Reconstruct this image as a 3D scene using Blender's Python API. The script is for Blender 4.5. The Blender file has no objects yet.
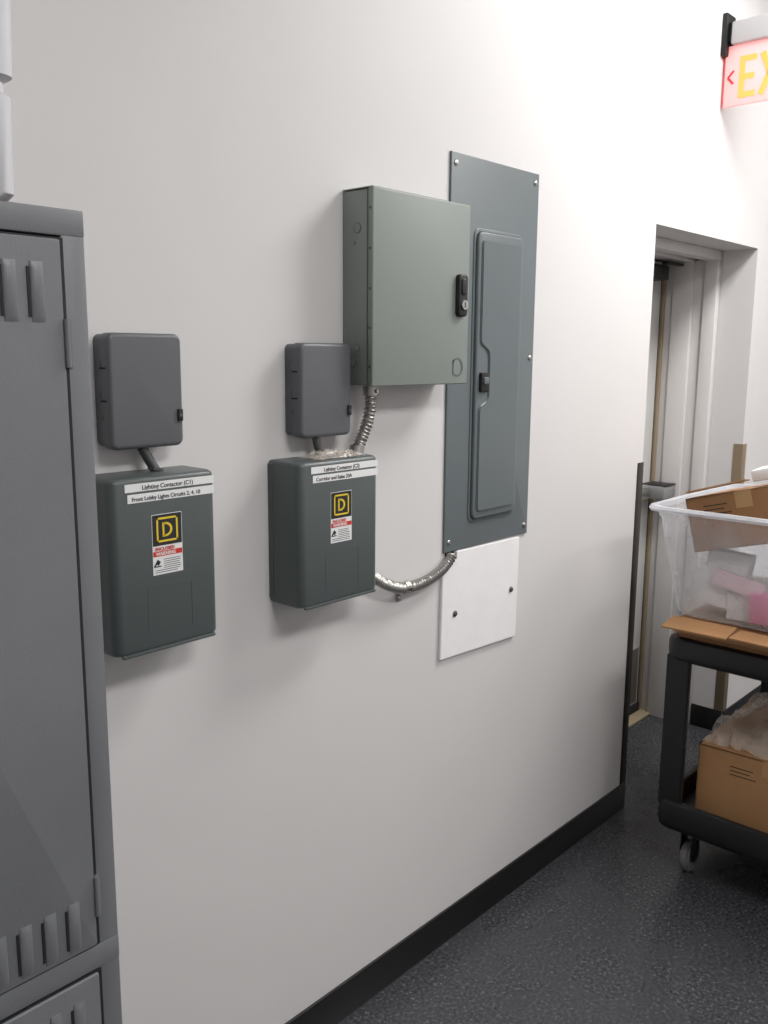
import bpy, bmesh, math, random
from mathutils import Vector, Matrix, Euler, noise
random.seed(4)
scene=bpy.context.scene
scene.view_settings.view_transform='Standard'

# ------------------------------------------------------------ materials
def s2l(c):
    return tuple(((v/255)/12.92 if v/255<=.04045 else ((v/255+.055)/1.055)**2.4) for v in c)+(1.,)
def mat(name,rgb,rough=.5,metal=0.,bump=0.,bscale=200.,var=0.,vscale=4.,emis=None,es=0.,spec=.5,coat=0.):
    m=bpy.data.materials.new(name);m.use_nodes=True
    nt=m.node_tree;b=nt.nodes['Principled BSDF']
    col=s2l(rgb)
    b.inputs['Base Color'].default_value=col
    b.inputs['Roughness'].default_value=rough;b.inputs['Metallic'].default_value=metal
    b.inputs['Specular IOR Level'].default_value=spec
    b.inputs['Coat Weight'].default_value=coat
    tc=nt.nodes.new('ShaderNodeTexCoord')
    if var>0:
        n=nt.nodes.new('ShaderNodeTexNoise');n.inputs['Scale'].default_value=vscale;n.inputs['Detail'].default_value=5
        r=nt.nodes.new('ShaderNodeValToRGB')
        r.color_ramp.elements[0].position=.3;r.color_ramp.elements[1].position=.7
        r.color_ramp.elements[0].color=tuple(c*(1-var) for c in col[:3])+(1,)
        r.color_ramp.elements[1].color=tuple(min(1,c*(1+var)) for c in col[:3])+(1,)
        nt.links.new(tc.outputs['Object'],n.inputs['Vector']);nt.links.new(n.outputs['Fac'],r.inputs['Fac'])
        nt.links.new(r.outputs['Color'],b.inputs['Base Color'])
    if bump>0:
        n=nt.nodes.new('ShaderNodeTexNoise');n.inputs['Scale'].default_value=bscale;n.inputs['Detail'].default_value=3
        bp=nt.nodes.new('ShaderNodeBump');bp.inputs['Strength'].default_value=bump;bp.inputs['Distance'].default_value=.002
        nt.links.new(tc.outputs['Object'],n.inputs['Vector']);nt.links.new(n.outputs['Fac'],bp.inputs['Height'])
        nt.links.new(bp.outputs['Normal'],b.inputs['Normal'])
    if emis:
        b.inputs['Emission Color'].default_value=s2l(emis);b.inputs['Emission Strength'].default_value=es
    return m
M={}
M['wall']=mat('wall_paint',(210,208,208),.5,bump=.08,bscale=90,var=.012,vscale=3,spec=.3)
M['ceil']=mat('ceiling_tile',(225,224,222),.9,bump=.4,bscale=150)
M['trimw']=mat('white_trim_paint',(208,205,204),.4)
M['base']=mat('black_rubber_base',(19,19,20),.38)
M['loadc']=mat('panel_grey_paint',(98,106,109),.36,bump=.12,bscale=500,var=.03)
M['encl']=mat('enclosure_grey_paint',(131,138,133),.42,bump=.12,bscale=500,var=.02)
M['contact']=mat('contactor_grey_paint',(80,87,87),.36,bump=.15,bscale=500,var=.04)
M['small']=mat('timer_grey_paint',(92,94,98),.4,bump=.12,bscale=500,var=.03)
M['locker']=mat('locker_grey_paint',(108,110,114),.42,bump=.12,bscale=300,var=.06,vscale=6)
M['lockerd']=mat('locker_slot_dark',(25,26,28),.7)
M['black']=mat('black_plastic',(18,18,19),.45)
M['cart']=mat('cart_black_plastic',(24,24,26),.5,bump=.3,bscale=250)
M['dark']=mat('dark_gap',(12,11,10),.8)
M['steel']=mat('zinc_steel',(190,190,186),.28,metal=1)
M['flex']=mat('flex_conduit_steel',(175,174,170),.38,metal=.9)
M['pipe']=mat('dull_pipe',(95,97,98),.45,metal=.7)
M['guardd']=mat('corner_guard_dark_reflection',(58,52,48),.4,metal=.5)  # left stainless guard, reflection of the dark room painted into its colour
M['guardt']=mat('corner_guard_tan',(140,124,102),.4,metal=.4)
M['kick']=mat('kick_plate_steel',(150,148,142),.35,metal=.85)
M['plate']=mat('white_cover_plate',(236,235,236),.45,var=.02,vscale=20)
M['label']=mat('label_white',(228,228,228),.5)
M['yellow']=mat('label_yellow',(228,198,50),.5)
M['red']=mat('label_red',(200,50,40),.5)
M['ink']=mat('label_ink',(36,36,36),.6)
M['card']=mat('cardboard',(148,108,72),.85,bump=.2,bscale=60,var=.08,vscale=9)
M['card2']=mat('cardboard_light',(168,126,86),.85,bump=.2,bscale=60,var=.08,vscale=9)
M['tape']=mat('packing_tape',(176,138,96),.3)
M['pink']=mat('pink_plastic',(218,120,165),.5)
M['pinkl']=mat('pink_pale_paper',(226,196,204),.6)
M['paper']=mat('white_paper',(224,222,222),.7)
M['foam']=mat('white_bin_plastic',(200,201,205),.5,var=.02)
M['caster']=mat('caster_grey_rubber',(110,110,110),.5)
M['tan']=mat('tan_weatherstrip',(150,136,112),.5)
M['doorp']=mat('door_paint',(205,205,203),.4)
M['bar']=mat('panic_bar_grey',(150,150,150),.4,metal=.4)
M['signface']=mat('exit_sign_face',(230,182,180),.3,emis=(255,150,150),es=.62)
M['signlet']=mat('exit_sign_letters',(235,150,70),.3,emis=(255,170,80),es=.75)
M['signred']=mat('exit_sign_red',(190,40,45),.3,emis=(255,40,60),es=.5)
M['housing']=mat('sign_housing',(190,190,192),.4)
M['diff']=mat('light_diffuser',(255,255,255),.5,emis=(255,253,248),es=6)

def clear(name,tint,fac):
    m=bpy.data.materials.new(name);m.use_nodes=True;nt=m.node_tree
    b=nt.nodes['Principled BSDF'];b.inputs['Base Color'].default_value=s2l(tint);b.inputs['Roughness'].default_value=.18
    t=nt.nodes.new('ShaderNodeBsdfTransparent');mx=nt.nodes.new('ShaderNodeMixShader')
    n=nt.nodes.new('ShaderNodeTexNoise');n.inputs['Scale'].default_value=12
    tc=nt.nodes.new('ShaderNodeTexCoord');nt.links.new(tc.outputs['Object'],n.inputs['Vector'])
    mr=nt.nodes.new('ShaderNodeMapRange');mr.inputs['To Min'].default_value=fac*.7;mr.inputs['To Max'].default_value=fac*1.3
    nt.links.new(n.outputs['Fac'],mr.inputs['Value']);nt.links.new(mr.outputs['Result'],mx.inputs['Fac'])
    nt.links.new(t.outputs[0],mx.inputs[1]);nt.links.new(b.outputs[0],mx.inputs[2])
    nt.links.new(mx.outputs[0],nt.nodes['Material Output'].inputs['Surface'])
    return m
M['clear']=clear('clear_tub_plastic',(225,228,235),.32)
M['rim']=clear('clear_tub_rim',(230,232,238),.6)
M['wrap']=clear('bubble_wrap_plastic',(225,215,205),.34)

def floor_mat():
    m=bpy.data.materials.new('speckled_floor');m.use_nodes=True;nt=m.node_tree;b=nt.nodes['Principled BSDF']
    tc=nt.nodes.new('ShaderNodeTexCoord')
    n=nt.nodes.new('ShaderNodeTexNoise');n.inputs['Scale'].default_value=100;n.inputs['Detail'].default_value=5;n.inputs['Roughness'].default_value=.75
    nt.links.new(tc.outputs['Object'],n.inputs['Vector'])
    r=nt.nodes.new('ShaderNodeValToRGB');e=r.color_ramp.elements
    e[0].position=.36;e[0].color=s2l((41,42,45));e[1].position=.57;e[1].color=s2l((68,69,73))
    x=e.new(.67);x.color=s2l((116,117,121))
    nt.links.new(n.outputs['Fac'],r.inputs['Fac'])
    n2=nt.nodes.new('ShaderNodeTexNoise');n2.inputs['Scale'].default_value=3
    nt.links.new(tc.outputs['Object'],n2.inputs['Vector'])
    mr=nt.nodes.new('ShaderNodeMapRange');mr.inputs['To Min'].default_value=.18;mr.inputs['To Max'].default_value=.36
    nt.links.new(n2.outputs['Fac'],mr.inputs['Value']);nt.links.new(mr.outputs['Result'],b.inputs['Roughness'])
    bp=nt.nodes.new('ShaderNodeBump');bp.inputs['Strength'].default_value=.12;bp.inputs['Distance'].default_value=.001
    nt.links.new(n.outputs['Fac'],bp.inputs['Height']);nt.links.new(bp.outputs['Normal'],b.inputs['Normal'])
    nt.links.new(r.outputs['Color'],b.inputs['Base Color'])
    return m
M['floor']=floor_mat()

# ------------------------------------------------------------ helpers
def group(name,loc):
    e=bpy.data.objects.new(name,None);e.location=loc;e.empty_display_size=.05
    scene.collection.objects.link(e);return e
def par(o,p):
    if p is not None:
        o.parent=p;o.matrix_parent_inverse=Matrix.Translation(-Vector(p.location))
def mk(name,bm,m,p=None,smooth=False):
    me=bpy.data.meshes.new(name);bm.normal_update();bm.to_mesh(me);bm.free()
    o=bpy.data.objects.new(name,me);scene.collection.objects.link(o)
    for mm in (m if isinstance(m,(list,tuple)) else [m]): me.materials.append(mm)
    if smooth:
        for f in me.polygons:f.use_smooth=True
        try: me.set_sharp_from_angle(angle=math.radians(40))
        except Exception: pass
    par(o,p);return o
def addbox(bm,x0,x1,y0,y1,z0,z1):
    vs=[bm.verts.new((x,y,z)) for x in (x0,x1) for y in (y0,y1) for z in (z0,z1)]
    for f in ((0,1,3,2),(4,6,7,5),(0,4,5,1),(2,3,7,6),(0,2,6,4),(1,5,7,3)):
        bm.faces.new([vs[i] for i in f])
    return vs
def box(name,x0,x1,y0,y1,z0,z1,m,p=None,bev=0,seg=2,rot=None):
    bm=bmesh.new();addbox(bm,x0,x1,y0,y1,z0,z1)
    bmesh.ops.recalc_face_normals(bm,faces=bm.faces)
    if bev>0: bmesh.ops.bevel(bm,geom=list(bm.edges),offset=bev,segments=seg,profile=.5,affect='EDGES')
    if rot:
        c=Vector(((x0+x1)/2,(y0+y1)/2,(z0+z1)/2))
        bmesh.ops.rotate(bm,verts=bm.verts,cent=c,matrix=Euler(rot).to_matrix())
    return mk(name,bm,m,p,smooth=bev>0)
def boxes(name,lst,m):
    bm=bmesh.new()
    for b in lst: addbox(bm,*b)
    bmesh.ops.recalc_face_normals(bm,faces=bm.faces)
    return mk(name,bm,m)
def rrect(x0,x1,z0,z1,r,n=6):
    pts=[]
    for cx,cz,a0 in ((x1-r,z1-r,0),(x0+r,z1-r,90),(x0+r,z0+r,180),(x1-r,z0+r,270)):
        for i in range(n+1):
            a=math.radians(a0+90*i/n);pts.append((cx+r*math.cos(a),cz+r*math.sin(a)))
    return pts
def rplate(name,x0,x1,z0,z1,yb,yf,r,m,p=None,edge=.002,n=6,seg=3):
    bm=bmesh.new();rings=[]
    rings.append([(x,yb,z) for x,z in rrect(x0,x1,z0,z1,r,n)])
    for i in range(seg+1):
        a=math.pi/2*i/seg;ins=edge*(1-math.cos(a));yy=yf+edge*(1-math.sin(a))
        rings.append([(x,yy,z) for x,z in rrect(x0+ins,x1-ins,z0+ins,z1-ins,max(r-ins,.0004),n)])
    vr=[[bm.verts.new(c) for c in ring] for ring in rings]
    for a,b in zip(vr,vr[1:]):
        for i in range(len(a)): bm.faces.new((a[i],a[(i+1)%len(a)],b[(i+1)%len(a)],b[i]))
    bm.faces.new(vr[-1]);bm.faces.new(vr[0][::-1])
    bmesh.ops.recalc_face_normals(bm,faces=bm.faces)
    return mk(name,bm,m,p,smooth=True)
def polyplate(name,pts,yb,yf,m,p,corner=.01,edge=.003):
    out=[];n=len(pts)
    for i in range(n):
        a=Vector(pts[i-1]);b=Vector(pts[i]);c=Vector(pts[(i+1)%n])
        u=(a-b).normalized();v=(c-b).normalized()
        k=min(corner,(a-b).length*.45,(c-b).length*.45)
        p0=b+u*k;p2=b+v*k
        for j in range(6):
            t=j/5;out.append(((1-t)**2*p0+2*t*(1-t)*b+t*t*p2))
    bm=bmesh.new()
    A=[bm.verts.new((q.x,yb,q.y)) for q in out];B=[bm.verts.new((q.x,yf,q.y)) for q in out]
    f=bm.faces.new(B);bm.faces.new(A[::-1])
    for i in range(len(A)): bm.faces.new((A[i],A[(i+1)%len(A)],B[(i+1)%len(A)],B[i]))
    bmesh.ops.recalc_face_normals(bm,faces=bm.faces)
    bmesh.ops.bevel(bm,geom=list(f.edges),offset=edge,segments=3,affect='EDGES')
    return mk(name,bm,m,p,smooth=True)
def cyl(name,a,b,r,m,p=None,n=24,r2=None,bev=0):
    a=Vector(a);b=Vector(b);d=b-a
    bm=bmesh.new();bmesh.ops.create_cone(bm,cap_ends=True,segments=n,radius1=r,radius2=r if r2 is None else r2,depth=d.length)
    if bev>0:
        bmesh.ops.bevel(bm,geom=[e for e in bm.edges if len([f for f in e.link_faces if len(f.verts)>4])>0],offset=bev,segments=2,affect='EDGES')
    q=d.to_track_quat('Z','Y').to_matrix().to_4x4()
    bmesh.ops.transform(bm,verts=bm.verts,matrix=Matrix.Translation((a+b)/2)@q)
    return mk(name,bm,m,p,smooth=True)
def sweep(name,pts,rf,m,p=None,step=.0015,n=16):
    P=[Vector(q) for q in pts];P=[P[0]*2-P[1]]+P+[P[-1]*2-P[-2]]
    path=[]
    for i in range(1,len(P)-2):
        L=(P[i+1]-P[i]).length;k=max(2,int(L/step))
        for j in range(k):
            t=j/k;a,b,c,d=P[i-1:i+3]
            path.append(.5*((2*b)+(c-a)*t+(2*a-5*b+4*c-d)*t*t+(3*b-a-3*c+d)*t**3))
    path.append(P[-2]);bm=bmesh.new();rings=[];s=0;ref=Vector((0,1,.01))
    for i,q in enumerate(path):
        if i: s+=(q-path[i-1]).length
        t=(path[min(i+1,len(path)-1)]-path[max(i-1,0)]).normalized()
        u=t.cross(ref).normalized();v=u.cross(t)
        r=rf(s)
        rings.append([bm.verts.new(q+(u*math.cos(a)+v*math.sin(a))*r) for a in (2*math.pi*k/n for k in range(n))])
    for a,b in zip(rings,rings[1:]):
        for k in range(n): bm.faces.new((a[k],a[(k+1)%n],b[(k+1)%n],b[k]))
    bm.faces.new(rings[0]);bm.faces.new(rings[-1]);bmesh.ops.recalc_face_normals(bm,faces=bm.faces)
    return mk(name,bm,m,p,smooth=True)
def text(name,s,x,y,z,size,m,p,align='LEFT'):
    cu=bpy.data.curves.new(name,'FONT');cu.body=s;cu.size=size;cu.align_x=align;cu.extrude=.0002;cu.offset=.0002
    o=bpy.data.objects.new(name,cu);scene.collection.objects.link(o);cu.materials.append(m)
    o.location=(x,y,z);o.rotation_euler=(math.radians(90),0,0)
    bpy.context.view_layer.update()
    me=bpy.data.meshes.new_from_object(o.evaluated_get(bpy.context.evaluated_depsgraph_get()))
    me.transform(o.matrix_world);bpy.data.objects.remove(o)
    o=bpy.data.objects.new(name,me);scene.collection.objects.link(o);par(o,p);return o
def screw(name,x,z,y,p,r=.006,m=None):
    bm=bmesh.new()
    bmesh.ops.create_uvsphere(bm,u_segments=14,v_segments=8,radius=r)
    bmesh.ops.scale(bm,vec=(1,.45,1),verts=bm.verts)
    bmesh.ops.translate(bm,vec=(x,y,z),verts=bm.verts)
    addbox(bm,x-r*.7,x+r*.7,y-r*.5,y-r*.3,z-r*.12,z+r*.12)
    return mk(name,bm,m or M['steel'],p,smooth=True)

# ------------------------------------------------------------ room
XL,XR,YB,ZC=-1.6,5.6,-3.6,3.2
OX0,OX1,OZ=2.88,3.784,2.078      # opening
DY=.385                           # door plane
boxes('wall_front',[(XL,OX0,0,.14,0,ZC),(OX0,OX1,0,.14,OZ,ZC),(OX1,XR,0,.14,0,ZC)],M['wall'])
box('wall_left',XL-.1,XL,YB,.14,0,ZC,M['wall'])
box('wall_right',XR,XR+.1,YB,.14,0,ZC,M['wall'])
box('wall_back',XL-.1,XR+.1,YB-.1,YB,0,ZC,M['wall'])
box('floor',XL-.1,XR+.1,YB-.1,.9,-.1,0,M['floor'])
box('ceiling',XL-.1,XR+.1,YB-.1,.14,ZC,ZC+.1,M['ceil'])
boxes('wall_recess',[(OX0-.12,OX0,.141,.6,0,2.3),(OX1,OX1+.12,.141,.6,0,2.3),(OX0-.12,OX1+.12,.141,.6,OZ,2.3),(OX0-.12,OX1+.12,.6,.7,0,2.3)],M['wall'])
box('baseboard_front',XL,OX0-.002,-.008,0,0,.1,M['base'],bev=.003)
box('baseboard_front_return',OX1,XR,-.008,0,0,.1,M['base'],bev=.003)
box('baseboard_recess_left',OX0,OX0+.008,0,.14,0,.1,M['base'],bev=.003)
box('baseboard_recess_right',OX1-.008,OX1,0,.14,0,.1,M['base'],bev=.003)
box('baseboard_left',XL,XL+.008,YB,0,0,.1,M['base'])
box('baseboard_right',XR-.008,XR,YB,0,0,.1,M['base'])
box('baseboard_back',XL,XR,YB,YB+.008,0,.1,M['base'])
F=group('door_frame',(3.33,.25,0))
for s,xa in ((1,OX0),(-1,OX1)):
    def bx(nm,a,b,y0,y1,m,bev=.003):
        lo,hi=sorted((xa+s*a,xa+s*b));box(nm,lo,hi,y0,y1,0,2.045,m,F,bev=bev)
    bx('jamb_face',-.0,.035,.144,.20,M['trimw'])
    bx('jamb_rabbet',-.0,.02,.20,.43,M['trimw'])
    bx('jamb_stop',.0,.036,.25,.335,M['trimw'])
box('head_face',OX0,OX1,.144,.20,2.04,OZ,M['trimw'],F,bev=.003)
box('head_rabbet',OX0,OX1,.20,.43,2.055,OZ,M['trimw'],F,bev=.002)
box('head_stop',OX0,OX1,.25,.335,2.04,OZ,M['trimw'],F,bev=.003)
box('hinge_strip',OX1-.034,OX1-.02,.372,.39,.02,2.04,M['tan'],F,bev=.002)
Dg=group('door_1',(3.33,DY,0))
box('door_leaf',OX0+.024,OX1-.044,DY,DY+.045,.012,2.045,M['doorp'],Dg,bev=.002)
box('door_gap',OX0+.02,OX1-.02,DY+.01,DY+.03,.005,2.05,M['dark'],Dg)
box('kick_plate',OX0+.05,OX1-.06,DY-.003,DY,.06,.32,M['kick'],Dg,bev=.001)
box('door_sweep',OX0+.024,OX1-.04,DY-.012,DY,.012,.05,M['dark'],Dg,bev=.002)
box('panic_rail',OX0+.04,OX1-.055,DY-.055,DY,1.035,1.095,M['bar'],Dg,bev=.006)
box('panic_push_bar',OX0+.08,OX1-.20,DY-.085,DY-.05,1.042,1.088,M['steel'],Dg,bev=.008)
box('panic_latch_case',OX1-.17,OX1-.055,DY-.13,DY,1.035,1.095,M['bar'],Dg,bev=.01)
box('panic_latch_cap',OX1-.165,OX1-.06,DY-.133,DY-.02,1.094,1.099,M['black'],Dg,bev=.002)
box('closer_body',OX1-.36,OX1-.12,DY-.07,DY,1.96,2.02,M['black'],Dg,bev=.006)
box('closer_arm',OX1-.2,OX1-.05,DY-.10,DY-.075,2.022,2.032,M['black'],Dg,bev=.002)
box('trim_threshold',OX0,OX1,.32,.47,0,.012,M['tan'],bev=.004)
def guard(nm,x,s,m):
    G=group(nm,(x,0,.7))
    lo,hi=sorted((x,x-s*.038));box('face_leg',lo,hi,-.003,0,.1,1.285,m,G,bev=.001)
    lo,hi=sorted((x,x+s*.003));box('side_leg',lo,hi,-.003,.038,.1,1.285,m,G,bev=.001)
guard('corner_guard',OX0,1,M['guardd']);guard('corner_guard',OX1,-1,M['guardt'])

# ------------------------------------------------------------ load centre panel
P=group('electrical_panel',(1.97,0,1.63))
rplate('cover_plate',1.779,2.163,1.139,2.130,0,-.006,.002,M['loadc'],P,edge=.002)
rplate('door_surround',1.874,2.092,1.206,1.963,-.006,-.009,.022,M['loadc'],P,edge=.0025)
rplate('door_gap',1.8815,2.0845,1.2135,1.9555,-.009,-.0095,.021,M['dark'],P,edge=.0002)
rplate('door_skin',1.883,2.083,1.215,1.954,-.0095,-.017,.02,M['loadc'],P,edge=.005)
polyplate('door_inner_raise',[(1.896,1.235),(2.068,1.235),(2.068,1.935),(1.896,1.935),(1.896,1.675),(1.935,1.655),(1.935,1.53),(1.896,1.515)],-.017,-.0215,M['loadc'],P,corner=.014,edge=.003)
rplate('latch_slide',1.897,1.932,1.552,1.602,-.017,-.026,.004,M['black'],P,edge=.002)
rplate('latch_button',1.904,1.926,1.572,1.590,-.026,-.030,.003,M['loadc'],P,edge=.002)
for i,(x,z) in enumerate(((1.797,2.105),(2.145,2.105),(1.797,1.165),(2.145,1.165),(1.797,1.64),(2.145,1.64))):
    screw('cover_screw_%d'%i,x,z,-.007,P,.007)

# ------------------------------------------------------------ white cover plate
P=group('blank_cover_plate',(1.94,0,.98))
bm=bmesh.new()
o2=[(1.768,.852),(2.118,.838),(2.122,1.134),(1.83,1.137),(1.83,1.115),(1.80,1.112),(1.772,1.085)]
a=[bm.verts.new((x,0,z)) for x,z in o2];b=[bm.verts.new((x,-.009,z)) for x,z in o2]
bm.faces.new(b);bm.faces.new(a[::-1])
for i in range(len(o2)): bm.faces.new((a[i],a[(i+1)%len(a)],b[(i+1)%len(a)],b[i]))
bmesh.ops.recalc_face_normals(bm,faces=bm.faces)
bmesh.ops.bevel(bm,geom=[e for e in bm.edges],offset=.0015,segments=2,affect='EDGES')
mk('plate',bm,M['plate'],P)
for i,(x,z) in enumerate(((1.826,.968),(2.085,.985))):
    cyl('washer_%d'%i,(x,-.009,z),(x,-.0105,z),.009,M['steel'],P);screw('plate_screw_%d'%i,x,z,-.012,P,.007,M['pipe'])
box('knockout_hole',1.79,1.826,-.002,0,1.113,1.139,M['dark'],P)

# ------------------------------------------------------------ large enclosure
P=group('control_enclosure',(1.58,0,1.785))
x0,x1,z0,z1=1.413,1.747,1.578,1.990
box('body',x0+.002,x1-.002,-.074,0,z0+.002,z1-.002,M['encl'],P,bev=.003)
box('door_seam',x0+.006,x1-.006,-.078,-.072,z0+.006,z1-.006,M['dark'],P)
box('door',x0,x1,-.092,-.0765,z0,z1,M['encl'],P,bev=.003,seg=3)
box('drip_lip',x0,x1,-.090,-.002,z1-.001,z1+.001,M['encl'],P)
rplate('lock_plate',1.695,1.729,1.735,1.832,-.092,-.104,.010,M['black'],P,edge=.004)
cyl('lock_cylinder',(1.712,-.103,1.762),(1.712,-.109,1.762),.011,M['steel'],P)
box('lock_key_slot',1.7108,1.7132,-.1095,-.1085,1.756,1.768,M['dark'],P)
rplate('lock_handle',1.703,1.721,1.785,1.822,-.104,-.107,.006,M['black'],P,edge=.002)
bm=bmesh.new()
for k in range(28):
    a0=math.radians(-130+k*10);a1=math.radians(-130+(k+1)*10)
    q=[(1.706+r*math.cos(a),-.0932,1.618+r*math.sin(a)) for a,r in ((a0,.018),(a1,.018),(a1,.0225),(a0,.0225))]
    bm.faces.new([bm.verts.new(c) for c in q])
addbox(bm,1.690,1.6935,-.0932,-.092,1.602,1.634)
mk('embossed_logo',bm,M['loadc'],P)
for i,(y,z,r) in enumerate(((-.045,1.91,.011),(-.035,1.88,.004),(-.045,1.66,.008),(-.03,1.63,.011),(-.05,1.62,.004))):
    cyl('knockout_%d'%i,(x0+.0021,y,z),(x0+.0008,y,z),r,M['loadc'],P,n=20)
    cyl('knockout_disc_%d'%i,(x0+.0021,y,z),(x0+.0003,y,z),r*.82,M['encl'],P,n=20)
for i in range(5):
    z=1.62+i*.082
    cyl('rivet_%d'%i,(x0+.0005,-.084,z),(x0-.0012,-.084,z),.003,M['pipe'],P,n=12)

# ------------------------------------------------------------ timers
def timer(x0,x1,z0,z1,dep):
    P=group('timer_switch_box',((x0+x1)/2,0,(z0+z1)/2))
    rplate('back_box',x0+.003,x1-.003,z0+.004,z1-.002,0,-dep*.55,.012,M['small'],P,edge=.001)
    rplate('cover',x0,x1,z0,z1,-dep*.5,-dep,.014,M['small'],P,edge=.008,seg=5)
    rplate('hasp',x1-.014,x1-.004,(z0+z1)/2-.055,(z0+z1)/2-.033,-dep+.004,-dep-.004,.002,M['black'],P,edge=.001)
    cyl('hasp_eye',(x1-.009,-dep-.004,(z0+z1)/2-.044),(x1-.009,-dep-.0048,(z0+z1)/2-.044),.003,M['small'],P,n=12)
    for i,(y,z) in enumerate(((.5,.75),(.42,.5),(.5,.3))):
        zz=z0+(z1-z0)*z
        box('side_tab_%d'%i,x0-.0015,x0+.004,-dep*y-.003,-dep*y+.003,zz-.009,zz+.002,M['pipe'],P,bev=.001)
    for i,z in enumerate((.70,.42)):
        zz=z0+(z1-z0)*z
        box('side_slot_%d'%i,x0-.0006,x0+.002,-dep*.8,-dep*.45,zz-.0015,zz+.0015,M['dark'],P)
    return P
timer(.809,.957,1.481,1.680,.052)
timer(1.243,1.391,1.474,1.669,.052)

# ------------------------------------------------------------ contactors
def contactor(x0,x1,z0,z1,dep,l1,l2):
    P=group('lighting_contactor',((x0+x1)/2,0,(z0+z1)/2))
    bm=bmesh.new()
    def prof(ins,dy):
        r=.018;pts=[(x0+ins,0)];n=6
        for i in range(n+1):
            a=math.radians(180+90*i/n);pts.append((x0+ins+r+r*math.cos(a),-dep+dy+r+r*math.sin(a)))
        for i in range(n+1):
            a=math.radians(270+90*i/n);pts.append((x1-ins-r+r*math.cos(a),-dep+dy+r+r*math.sin(a)))
        pts.append((x1-ins,0));return pts
    R=.009
    levels=[(z0+R*(1-math.cos(a)),R*(1-math.sin(a))) for a in (0,math.pi/6,math.pi/3,math.pi/2)]
    levels+=[(z1-R*(1-math.cos(a)),R*(1-math.sin(a))) for a in (math.pi/2,math.pi/3,math.pi/6,0)]
    rings=[[bm.verts.new((x,y,z)) for x,y in prof(ins,ins)] for z,ins in levels]
    for a,b in zip(rings,rings[1:]):
        for i in range(len(a)): bm.faces.new((a[i],a[(i+1)%len(a)],b[(i+1)%len(a)],b[i]))
    bm.faces.new(rings[0]);bm.faces.new(rings[-1])
    bmesh.ops.recalc_face_normals(bm,faces=bm.faces)
    mk('cover',bm,M['contact'],P,smooth=True)
    rplate('backplate',x0-.002,x1+.002,z0+.01,z1-.006,0,-.012,.004,M['contact'],P,edge=.001)
    w=x1-x0
    for nm,a,b,c,d in (('rib_v1',.30,.306,.1,.36),('rib_v2',.72,.726,.1,.36),('rib_h',.30,.726,.36,.364)):
        box(nm,x0+w*a,x0+w*b,-dep-.0006,-dep+.001,z0+(z1-z0)*c,z0+(z1-z0)*d,M['contact'],P)
    box('bottom_lip',x0+.012,x1-.012,-dep-.003,-dep+.004,z0-.002,z0+.004,M['contact'],P,bev=.0015)
    screw('cover_screw',x1-.012,z0-.001,-dep+.012,P,.004)
    zt=z1-.010
    xe=x1-.006
    box('tape_1',xe-w*.84,xe,-dep-.0008,-dep+.0002,zt-.014,zt,M['label'],P)
    box('tape_2',xe-w*.82,xe,-dep-.0008,-dep+.0002,zt-.033,zt-.018,M['label'],P)
    text('tape_text_1',l1,xe-w*.69,-dep-.001,zt-.0112,.0108,M['ink'],P)
    text('tape_text_2',l2,xe-w*.785,-dep-.001,zt-.0300,.0108 if len(l2)<24 else .0098,M['ink'],P)
    cx=x0+w*.50;lw=.031;lt=z1-.068;yb=-dep-.0006
    box('label_back',cx-lw,cx+lw,yb,-dep+.0002,lt-.108,lt,M['label'],P)
    y1=yb-.0004
    box('label_black',cx-lw+.001,cx+lw-.001,y1,yb,lt-.056,lt-.001,M['ink'],P)
    bm=bmesh.new();y2=y1-.0004
    s=.022;t=.0035;zc=lt-.028
    addbox(bm,cx-s,cx+s,y2,y1,zc+s-t,zc+s);addbox(bm,cx-s,cx+s,y2,y1,zc-s,zc-s+t)
    addbox(bm,cx-s,cx-s+t,y2,y1,zc-s,zc+s);addbox(bm,cx+s-t,cx+s,y2,y1,zc-s,zc+s)
    addbox(bm,cx-.010,cx-.006,y2,y1,zc-.013,zc+.013)
    N=14
    for i in range(N):
        a0=-math.pi/2+math.pi*i/N;a1=-math.pi/2+math.pi*(i+1)/N
        q=[(cx-.004+rx*math.cos(a),y2,zc+rz*math.sin(a)) for a,rx,rz in ((a0,.010,.009),(a1,.010,.009),(a1,.0145,.013),(a0,.0145,.013))]
        bm.faces.new([bm.verts.new(c) for c in q])
    addbox(bm,cx-.008,cx-.003,y2,y1,zc+.009,zc+.013);addbox(bm,cx-.008,cx-.003,y2,y1,zc-.013,zc-.009)
    mk('label_mark',bm,M['yellow'],P)
    box('label_red_band',cx-lw+.001,cx+lw-.001,y1,yb,lt-.075,lt-.066,M['red'],P)
    text('label_word','WARNING',cx-lw+.006,y1-.0002,lt-.0735,.0085,M['label'],P)
    text('label_caption','ENCLOSED',cx-lw+.005,y1-.0002,lt-.0645,.008,M['red'],P)
    bm=bmesh.new()
    for i in range(7):
        z=lt-.081-i*.0037;addbox(bm,cx-lw+(.022 if i<5 else .004),cx+lw-.004-random.random()*.008,y1,yb,z-.0010,z)
    addbox(bm,cx-lw+.005,cx-lw+.017,y1,yb,lt-.094,lt-.092)
    mk('label_fine_print',bm,M['ink'],P)
    for v in range(2):
        box('label_pictogram_%d'%v,cx-lw+.005+v*.004,cx-lw+.008+v*.006,y1,yb,lt-.095+v*.004,lt-.080-v*.003,M['ink'],P,rot=(0,.6,0))
    return P
contactor(.776,.995,1.125,1.437,.092,'Lighting Contactor (C1)','Front Lobby Lights Circuits 2, 4, 10')
contactor(1.197,1.432,1.126,1.430,.096,'Lighting Contactor (C2)','Corridor and Sales 20A')

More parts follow.
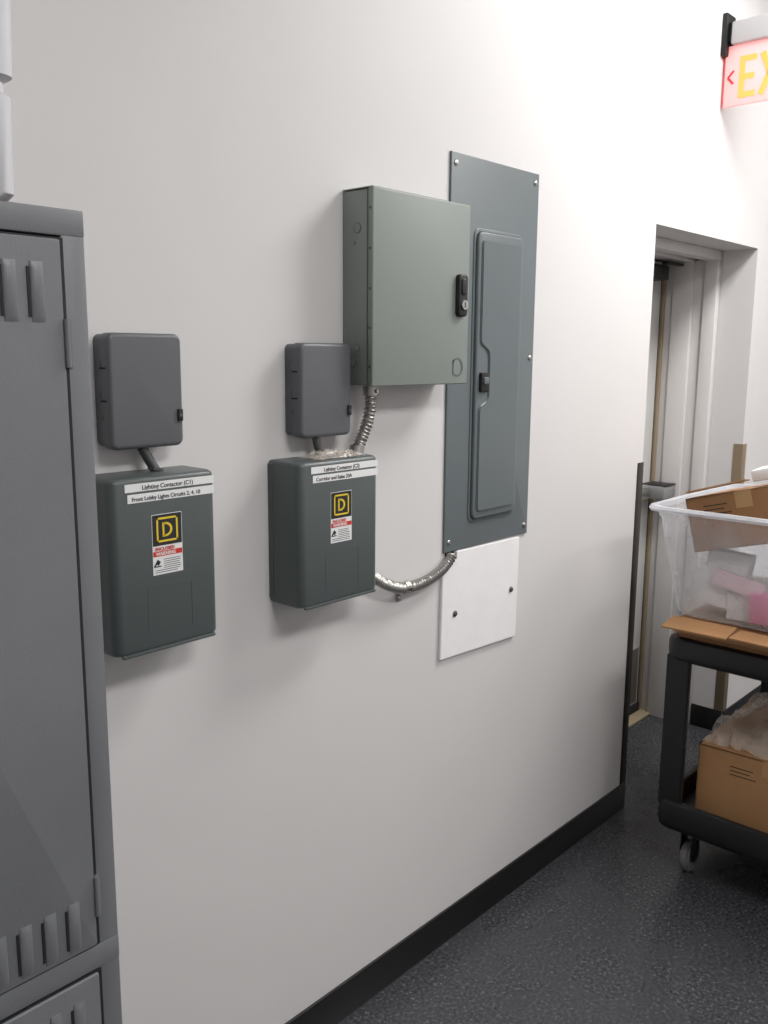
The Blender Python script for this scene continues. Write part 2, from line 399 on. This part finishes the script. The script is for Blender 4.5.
# ------------------------------------------------------------ conduits
def ridged(r,pitch=.0085,amp=.0018): return lambda s:r+amp*math.sin(2*math.pi*s/pitch)
P=group('conduit_nipple',(.9,-.03,1.455))
sweep('pipe',[(.882,-.028,1.480),(.892,-.03,1.462),(.905,-.034,1.4375)],lambda s:.009,M['pipe'],P,step=.005)
cyl('locknut',(.904,-.034,1.438),(.905,-.034,1.443),.014,M['pipe'],P,n=8)
P=group('conduit_nipple',(1.31,-.03,1.45))
sweep('pipe',[(1.305,-.03,1.473),(1.310,-.031,1.450),(1.32,-.034,1.431)],lambda s:.009,M['pipe'],P,step=.005)
cyl('locknut',(1.32,-.034,1.431),(1.32,-.034,1.437),.014,M['pipe'],P,n=8)
P=group('flexible_conduit',(1.44,-.05,1.5))
sweep('armor',[(1.452,-.05,1.560),(1.452,-.05,1.535),(1.443,-.05,1.50),(1.425,-.05,1.465),(1.408,-.05,1.434)],ridged(.0125),M['flex'],P)
cyl('connector_upper',(1.452,-.05,1.578),(1.452,-.05,1.557),.0165,M['flex'],P,n=20,bev=.001)
cyl('connector_lower',(1.411,-.05,1.448),(1.407,-.05,1.431),.0165,M['flex'],P,n=20,bev=.001)
cyl('connector_screw',(1.452,-.066,1.567),(1.452,-.072,1.567),.004,M['steel'],P,n=12)
P=group('flexible_conduit',(1.6,-.03,1.1))
sweep('armor',[(1.436,-.045,1.161),(1.47,-.043,1.140),(1.53,-.036,1.107),(1.60,-.026,1.085),(1.68,-.02,1.083),(1.745,-.018,1.097),(1.785,-.017,1.118),(1.80,-.016,1.134)],ridged(.0125),M['flex'],P)
cyl('connector',(1.434,-.045,1.162),(1.449,-.044,1.153),.0165,M['flex'],P,n=20,bev=.001)
bm=bmesh.new()
for k in range(16):
    a0=math.pi*k/16;a1=math.pi*(k+1)/16
    q=[(x,-.0245-.0155*math.sin(a),1.086+.0155*math.cos(a)) for a,x in ((a0,1.598),(a1,1.598),(a1,1.614),(a0,1.614))]
    bm.faces.new([bm.verts.new(c) for c in q])
addbox(bm,1.598,1.614,-.026,-.001,1.068,1.0705);addbox(bm,1.598,1.614,-.003,0,1.045,1.0705)
mk('strap',bm,M['steel'],P,smooth=False)
screw('strap_screw',1.606,1.055,-.005,P,.006)

bm=bmesh.new()
N=26
for i in range(N+1):
    for j in range(N+1):
        u=i/N;v=j/N
        h=.010*(1+noise.noise(Vector((u*7,v*7,1))))*math.sin(math.pi*u)**.4*math.sin(math.pi*v)**.4+.005*noise.noise(Vector((u*20,v*20,3)))
        bm.verts.new((1.26+.14*u,-.085+.06*v+.01*noise.noise(Vector((u*5,v*5,8))),1.4315+max(0,h)))
bm.verts.ensure_lookup_table()
for i in range(N):
    for j in range(N):
        a=i*(N+1)+j;bm.faces.new([bm.verts[k] for k in (a,a+1,a+N+2,a+N+1)])
mk('plastic_bag',bm,M['wrap'],None,smooth=True)

# ------------------------------------------------------------ lockers
LY=-.45
def locker(xr):
    P=group('metal_locker',(xr-.2,-.23,0));W=.40;x0=xr-W;top=1.805
    g=M['locker']
    box('side_right',xr-.004,xr,LY+.004,-.01,0,top,g,P);box('side_left',x0,x0+.004,LY+.004,-.01,0,top,g,P)
    box('back',x0,xr,-.014,-.01,0,top,g,P)
    box('top',x0,xr,LY+.002,-.01,top-.006,top,g,P);box('mid_shelf',x0,xr,LY+.02,-.01,.878,.884,g,P);box('bottom',x0,xr,LY+.02,-.01,.05,.056,g,P)
    box('stile_right',xr-.030,xr,LY,LY+.03,0,top,g,P,bev=.003)
    box('stile_left',x0,x0+.030,LY,LY+.03,0,top,g,P,bev=.003)
    box('rail_top',x0,xr,LY-.001,LY+.03,top-.030,top,g,P,bev=.003)
    box('rail_mid',x0,xr,LY-.001,LY+.03,.862,.896,g,P,bev=.003)
    box('rail_bottom',x0,xr,LY-.001,LY+.03,0,.045,g,P,bev=.003)
    for k,(za,zb) in enumerate(((.899,top-.034),(.049,.859))):
        xa,xb=x0+.033,xr-.033
        box('door_gap_%d'%k,xa-.005,xb+.005,LY-.0015,LY+.001,za-.002,zb+.002,M['lockerd'],P)
        rplate('door_%d'%k,xa,xb,za,zb,LY-.001,LY-.005,.003,g,P,edge=.002)
        bm=bmesh.new();bs=bmesh.new()
        for zz in (zb-.092,za+.006):
            for i in range(7):
                cx=xb-.030-i*.031;h=.066
                n=8;prev=None
                for j in range(n+1):
                    a=math.pi*j/n
                    ys=LY-.005-.0035*math.sin(a);xs=cx-.008*math.cos(a)
                    col=[bm.verts.new((xs,LY-.005,zz)),bm.verts.new((xs,ys,zz+.008)),bm.verts.new((xs,ys,zz+h-.008)),bm.verts.new((xs,LY-.005,zz+h))]
                    if prev:
                        for q in range(3): bm.faces.new((prev[q],col[q],col[q+1],prev[q+1]))
                    prev=col
                addbox(bs,cx-.0115,cx-.008,LY-.0062,LY-.0045,zz+.006,zz+h-.006)
        bmesh.ops.recalc_face_normals(bm,faces=bm.faces)
        mk('louvres_%d'%k,bm,g,P,smooth=True);mk('louvre_slits_%d'%k,bs,M['lockerd'],P)
        for j,zz in enumerate((zb-.142,za+.04)):
            cyl('hinge_%d_%d'%(k,j),(xb+.002,LY-.006,zz),(xb+.002,LY-.006,zz+.055),.0035,g,P,n=14,bev=.001)
            box('hinge_leaf_%d_%d'%(k,j),xb+.002,xb+.010,LY-.002,LY,zz,zz+.055,g,P)
        zc=(za+zb)/2
        rplate('handle_cup_%d'%k,xa+.012,xa+.052,zc-.07,zc+.07,LY-.005,LY-.009,.006,M['steel'],P,edge=.002)
        rplate('handle_recess_%d'%k,xa+.019,xa+.045,zc-.06,zc+.05,LY-.009,LY-.0095,.004,M['lockerd'],P,edge=.0004)
        box('handle_lift_%d'%k,xa+.026,xa+.038,LY-.019,LY-.009,zc-.03,zc+.03,M['steel'],P,bev=.003)
for i in range(4): locker(.551-i*.402)
# tall white bin standing on the locker, ribbed sides
P=group('storage_bin',(.28,-.26,1.806))
bx0,bx1,by0,by1,bz0,bz1=.06,.489,-.44,-.08,1.806,2.28
bm=bmesh.new();rings=[]
for z,i in ((bz0,.012),(bz0+.01,.004),(bz0+.11,.002),(bz0+.115,.007),(bz0+.125,.007),(bz0+.13,.0),(bz1-.06,-.009),(bz1-.055,-.014),(bz1-.004,-.015),(bz1,-.010)):
    rings.append([bm.verts.new((x,y,z)) for x,y in rrect(bx0+i,bx1-i,by0+i,by1-i,.02,5)])
for a,b in zip(rings,rings[1:]):
    for i in range(len(a)): bm.faces.new((a[i],a[(i+1)%len(a)],b[(i+1)%len(a)],b[i]))
bm.faces.new(rings[0]);bm.faces.new(rings[-1]);bmesh.ops.recalc_face_normals(bm,faces=bm.faces)
mk('tub',bm,M['foam'],P,smooth=True)
box('lid',bx0-.02,bx1+.02,by0-.02,by1+.02,bz1,bz1+.02,M['foam'],P,bev=.006,seg=3)

# ------------------------------------------------------------ exit sign
sx=3.323
P=group('exit_sign',(sx,-.15,2.65))
box('wall_bracket',sx-.03,sx+.045,-.018,0,2.69,2.83,M['black'],P,bev=.004)
box('bracket_arm',sx-.012,sx+.03,-.035,-.015,2.735,2.80,M['black'],P,bev=.003)
box('housing',sx-.02,sx+.04,-.34,-.03,2.725,2.80,M['housing'],P,bev=.006)
box('face_panel',sx-.001,sx+.012,-.335,-.008,2.523,2.724,M['signface'],P,bev=.001)
box('edge_left',sx-.002,sx+.013,-.0095,-.007,2.523,2.724,M['signred'],P)
bm=bmesh.new()
def st(a0,a1,z0,z1): addbox(bm,sx-.003,sx-.001,-a1,-a0,z0,z1)
def diag(ax,az,bx,bz,w):
    d=Vector((bx-ax,bz-az));d.normalize();n=Vector((-d.y,d.x))*w/2
    q=[(ax+n.x,az+n.y),(bx+n.x,bz+n.y),(bx-n.x,bz-n.y),(ax-n.x,az-n.y)]
    vs=[bm.verts.new((sx-.003,-y,z)) for y,z in q];bm.faces.new(vs)
zt,zb=2.683,2.545;w=.019
st(.062,.062+w,zb,zt);st(.081,.120,zt-w,zt);st(.081,.120,zb,zb+w);st(.081,.114,(zt+zb)/2-w/2,(zt+zb)/2+w/2)
diag(.140,zt,.196,zb,.02);diag(.196,zt,.140,zb,.02)
st(.216,.216+w,zb,zt);st(.250,.312,zt-w,zt);st(.272,.272+w,zb,zt-w)
bmesh.ops.recalc_face_normals(bm,faces=bm.faces);mk('letters',bm,M['signlet'],P)
bm=bmesh.new();diag(.022,2.618,.042,2.640,.008);diag(.022,2.618,.042,2.596,.008)
mk('chevron',bm,M['signred'],P)

# ------------------------------------------------------------ utility cart
cx0,cx1,cy0,cy1=2.55,3.50,-.90,-.268
P=group('utility_cart',((cx0+cx1)/2,(cy0+cy1)/2,0))
def tray(nm,z0,z1):
    bm=bmesh.new();t=.022
    pts=lambda i,z:[(x,y,z) for x,y in rrect(cx0+i,cx1-i,cy0+i,cy1-i,.045-i*.6,5)]
    R=[pts(.012,z0),pts(.003,z0+.008),pts(0,z0+.025),pts(0,z1-.012),pts(.003,z1-.003),pts(.008,z1),pts(t-.004,z1),pts(t,z1-.004),pts(t+.004,z0+.03)]
    V=[[bm.verts.new(c) for c in r] for r in R]
    for a,b in zip(V,V[1:]):
        for i in range(len(a)): bm.faces.new((a[i],a[(i+1)%len(a)],b[(i+1)%len(a)],b[i]))
    bm.faces.new(V[0]);bm.faces.new(V[-1]);bmesh.ops.recalc_face_normals(bm,faces=bm.faces)
    mk(nm,bm,M['cart'],P,smooth=True)
tray('top_tray',.722,.794);tray('lower_tray',.165,.262)
for i,(x,y) in enumerate(((cx0+.008,cy0+.008),(cx0+.008,cy1-.008),(cx1-.008,cy0+.008),(cx1-.008,cy1-.008))):
    sx_=1 if x<3 else -1;sy=1 if y<-.6 else -1
    bm=bmesh.new();L=.075;t=.02
    pr=[(0,0),(L,0),(L,t),(t,t),(t,L),(0,L)]
    lo=[bm.verts.new((x+sx_*a,y+sy*b,.24)) for a,b in pr];hi=[bm.verts.new((x+sx_*a,y+sy*b,.74)) for a,b in pr]
    bm.faces.new(lo);bm.faces.new(hi)
    for k in range(6): bm.faces.new((lo[k],lo[(k+1)%6],hi[(k+1)%6],hi[k]))
    bmesh.ops.recalc_face_normals(bm,faces=bm.faces)
    bmesh.ops.bevel(bm,geom=list(bm.edges),offset=.004,segments=2,affect='EDGES')
    mk('leg_%d'%i,bm,M['cart'],P,smooth=True)
    wx,wy=x+sx_*.08,y+sy*.08
    cyl('caster_stem_%d'%i,(wx,wy,.175),(wx,wy,.13),.018,M['black'],P)
    box('caster_fork_a_%d'%i,wx-.02,wx+.03,wy-.022,wy-.017,.045,.135,M['black'],P,bev=.002)
    box('caster_fork_b_%d'%i,wx-.02,wx+.03,wy+.017,wy+.022,.045,.135,M['black'],P,bev=.002)
    cyl('caster_wheel_%d'%i,(wx+.01,wy-.015,.052),(wx+.01,wy+.015,.052),.052,M['caster'],P,n=32,bev=.006)
    cyl('caster_hub_%d'%i,(wx+.01,wy-.0175,.052),(wx+.01,wy+.0175,.052),.020,M['black'],P)
box('push_handle',cx1-.02,cx1+.09,cy0+.05,cy1-.05,.77,.80,M['cart'],P,bev=.012,seg=3)

def carton(name,c,size,m,rot=(0,0,0),P=None):
    if P is None: P=group(name,c)
    sx,sy,sz=size;t=.004
    Mx=Matrix.Translation(Vector(c))@Euler(rot).to_matrix().to_4x4()
    def fin(nm,bm,mm):
        bmesh.ops.recalc_face_normals(bm,faces=bm.faces);bmesh.ops.transform(bm,verts=bm.verts,matrix=Mx);mk(nm,bm,mm,P)
    bm=bmesh.new()
    addbox(bm,-sx/2,sx/2,-sy/2,sy/2,0,t)
    addbox(bm,-sx/2,-sx/2+t,-sy/2,sy/2,0,sz);addbox(bm,sx/2-t,sx/2,-sy/2,sy/2,0,sz)
    addbox(bm,-sx/2,sx/2,-sy/2,-sy/2+t,0,sz);addbox(bm,-sx/2,sx/2,sy/2-t,sy/2,0,sz)
    fin('walls',bm,m)
    g=.002
    bm=bmesh.new();addbox(bm,-sx/2,sx/2,-sy/2,-g,sz-t,sz);addbox(bm,-sx/2,sx/2,g,sy/2,sz-t,sz);fin('top_flaps',bm,m)
    bm=bmesh.new();addbox(bm,-sx/2-.0005,-sx/2,-.024,.024,sz-.05,sz+.0006);addbox(bm,-sx/2-.0005,sx/2+.0005,-.024,.024,sz,sz+.0006)
    fin('tape',bm,M['tape'])
    bm=bmesh.new()
    for r_,(ya,yb2) in enumerate(((.05,.12),(.06,.12),(.04,.12))):
        zz=sz*.82-r_*.013;addbox(bm,-sx/2-.0004,-sx/2,ya,yb2,zz-.003,zz)
    fin('printing',bm,M['ink'])
P=group('flattened_carton',(2.9,-.55,.8))
box('sheet_lower',2.575,3.3,-.86,-.30,.795,.812,M['card'],P,bev=.002)
box('sheet_middle',2.56,3.3,-.86,-.29,.813,.828,M['card2'],P,bev=.002)
box('sheet_upper',2.545,3.28,-.87,-.275,.829,.840,M['card'],P,bev=.001)
box('flap_1',2.505,2.60,-.47,-.275,.842,.847,M['card2'],P,rot=(0,-.12,.04))
box('flap_2',2.51,2.60,-.62,-.48,.842,.847,M['card2'],P,rot=(0,-.03,-.03))
box('flap_3',2.51,2.60,-.86,-.63,.842,.847,M['card2'],P,rot=(0,-.12,0))
carton('cardboard_box',(2.88,-.575,.197),(.46,.44,.245),M['card2'],(0,0,.04))
# clear tub with its contents
P=group('plastic_tub',(2.86,-.48,.85))
tx0,tx1,ty0,ty1,tz0,tz1=2.615,3.12,-.70,-.275,.855,1.195
bm=bmesh.new()
def tr(e,z,r=.05): return [(x,y,z) for x,y in rrect(tx0-e,tx1+e,ty0-e,ty1+e,r,6)]
R=[tr(0,tz0),tr(.012,tz0+.012),tr(.045,tz0+.2),tr(.062,tz1-.03),tr(.066,tz1-.03),tr(.070,tz1)]
V=[[bm.verts.new(c) for c in r] for r in R]
for a,b in zip(V,V[1:]):
    for i in range(len(a)): bm.faces.new((a[i],a[(i+1)%len(a)],b[(i+1)%len(a)],b[i]))
bm.faces.new(V[0]);bmesh.ops.recalc_face_normals(bm,faces=bm.faces)
mk('shell',bm,M['clear'],P,smooth=True)
bm=bmesh.new()
R=[tr(.068,tz1-.012),tr(.086,tz1-.012),tr(.090,tz1-.004),tr(.086,tz1+.004),tr(.068,tz1+.004)]
V=[[bm.verts.new(c) for c in r] for r in R]
for a,b in zip(V,V[1:]+V[:1]):
    for i in range(len(a)): bm.faces.new((a[i],a[(i+1)%len(a)],b[(i+1)%len(a)],b[i]))
bmesh.ops.recalc_face_normals(bm,faces=bm.faces);mk('rim',bm,M['rim'],P,smooth=True)
box('paper_stack',2.66,2.95,-.66,-.40,.86,.94,M['paper'],P,bev=.003,rot=(0,0,.1))
box('white_carton',2.66,2.80,-.44,-.32,.88,1.05,M['paper'],P,bev=.002,rot=(.1,.15,.2))
box('pink_package',2.625,2.66,-.64,-.49,.868,.96,M['pink'],P,bev=.004,rot=(0,-.1,0))
box('pink_sleeve',2.635,2.655,-.52,-.37,.95,1.0,M['pinkl'],P,bev=.003,rot=(.2,.2,.05))
box('white_envelope',2.68,2.95,-.60,-.58,.93,1.06,M['paper'],P,bev=.002,rot=(.1,0,.3))
carton('cardboard_box',(2.815,-.475,1.095),(.40,.34,.165),M['card'],(-.26,.04,.06),P=P)
box('loose_flap',2.575,2.70,-.45,-.28,1.262,1.266,M['card2'],P,rot=(-.30,.12,.25))
box('white_packet',2.68,2.86,-.60,-.43,1.300,1.335,M['paper'],P,bev=.006,rot=(-.26,.04,.2))
# bubble wrap bag on the lower carton
bm=bmesh.new();N=44
for i in range(N+1):
    for j in range(N+1):
        u=i/N;v=j/N;q=Vector((u*5,v*5,2))
        h=.085*(math.sin(math.pi*u)**.35)*(math.sin(math.pi*v)**.35)+.04*noise.noise(q)+.02*noise.noise(q*3)
        bm.verts.new((2.66+.42*u+.02*noise.noise(q*2),-.78+.42*v+.02*noise.noise(q*2.3),.446+max(0,h)))
bm.verts.ensure_lookup_table()
for i in range(N):
    for j in range(N):
        a=i*(N+1)+j;bm.faces.new([bm.verts[k] for k in (a,a+1,a+N+2,a+N+1)])
mk('bubble_wrap',bm,M['wrap'],None,smooth=True)

# ------------------------------------------------------------ ceiling lights
def troffer(x,y,w,l,power):
    P=group('ceiling_light',(x,y,ZC))
    box('frame',x-w/2-.02,x+w/2+.02,y-l/2-.02,y+l/2+.02,ZC-.03,ZC,M['housing'],P,bev=.004)
    box('diffuser',x-w/2,x+w/2,y-l/2,y+l/2,ZC-.034,ZC-.028,M['diff'],P)
    li=bpy.data.lights.new('tube_glow','AREA');li.shape='RECTANGLE';li.size=w;li.size_y=l;li.energy=power;li.color=(1,.987,.975)
    o=bpy.data.objects.new('tube_glow',li);scene.collection.objects.link(o);o.location=(x,y,ZC-.04);par(o,P)
troffer(3.0,-.95,1.2,.6,48)
troffer(1.0,-2.4,1.2,.6,42)
troffer(4.6,-2.4,1.2,.6,24)
w=bpy.data.worlds.new('World');scene.world=w;w.use_nodes=True
w.node_tree.nodes['Background'].inputs[0].default_value=(.5,.52,.55,1);w.node_tree.nodes['Background'].inputs[1].default_value=.1

# ------------------------------------------------------------ camera
yaw,pit,roll=[math.radians(a) for a in (47.576,10.018,.416)]
Fw=Vector((math.sin(yaw)*math.cos(pit),math.cos(yaw)*math.cos(pit),-math.sin(pit)))
Rt=Vector((math.cos(yaw),-math.sin(yaw),0));Up=Rt.cross(Fw)
c,s=math.cos(roll),math.sin(roll);Rt,Up=c*Rt+s*Up,-s*Rt+c*Up
cam=bpy.data.cameras.new('camera');co=bpy.data.objects.new('camera',cam);scene.collection.objects.link(co)
m=Matrix((Rt,Up,-Fw)).transposed().to_4x4();m.translation=Vector((0,-1.42,1.6476));co.matrix_world=m
cam.sensor_fit='VERTICAL';cam.sensor_height=24;cam.lens=895/1024*24;cam.clip_start=.02
scene.camera=co
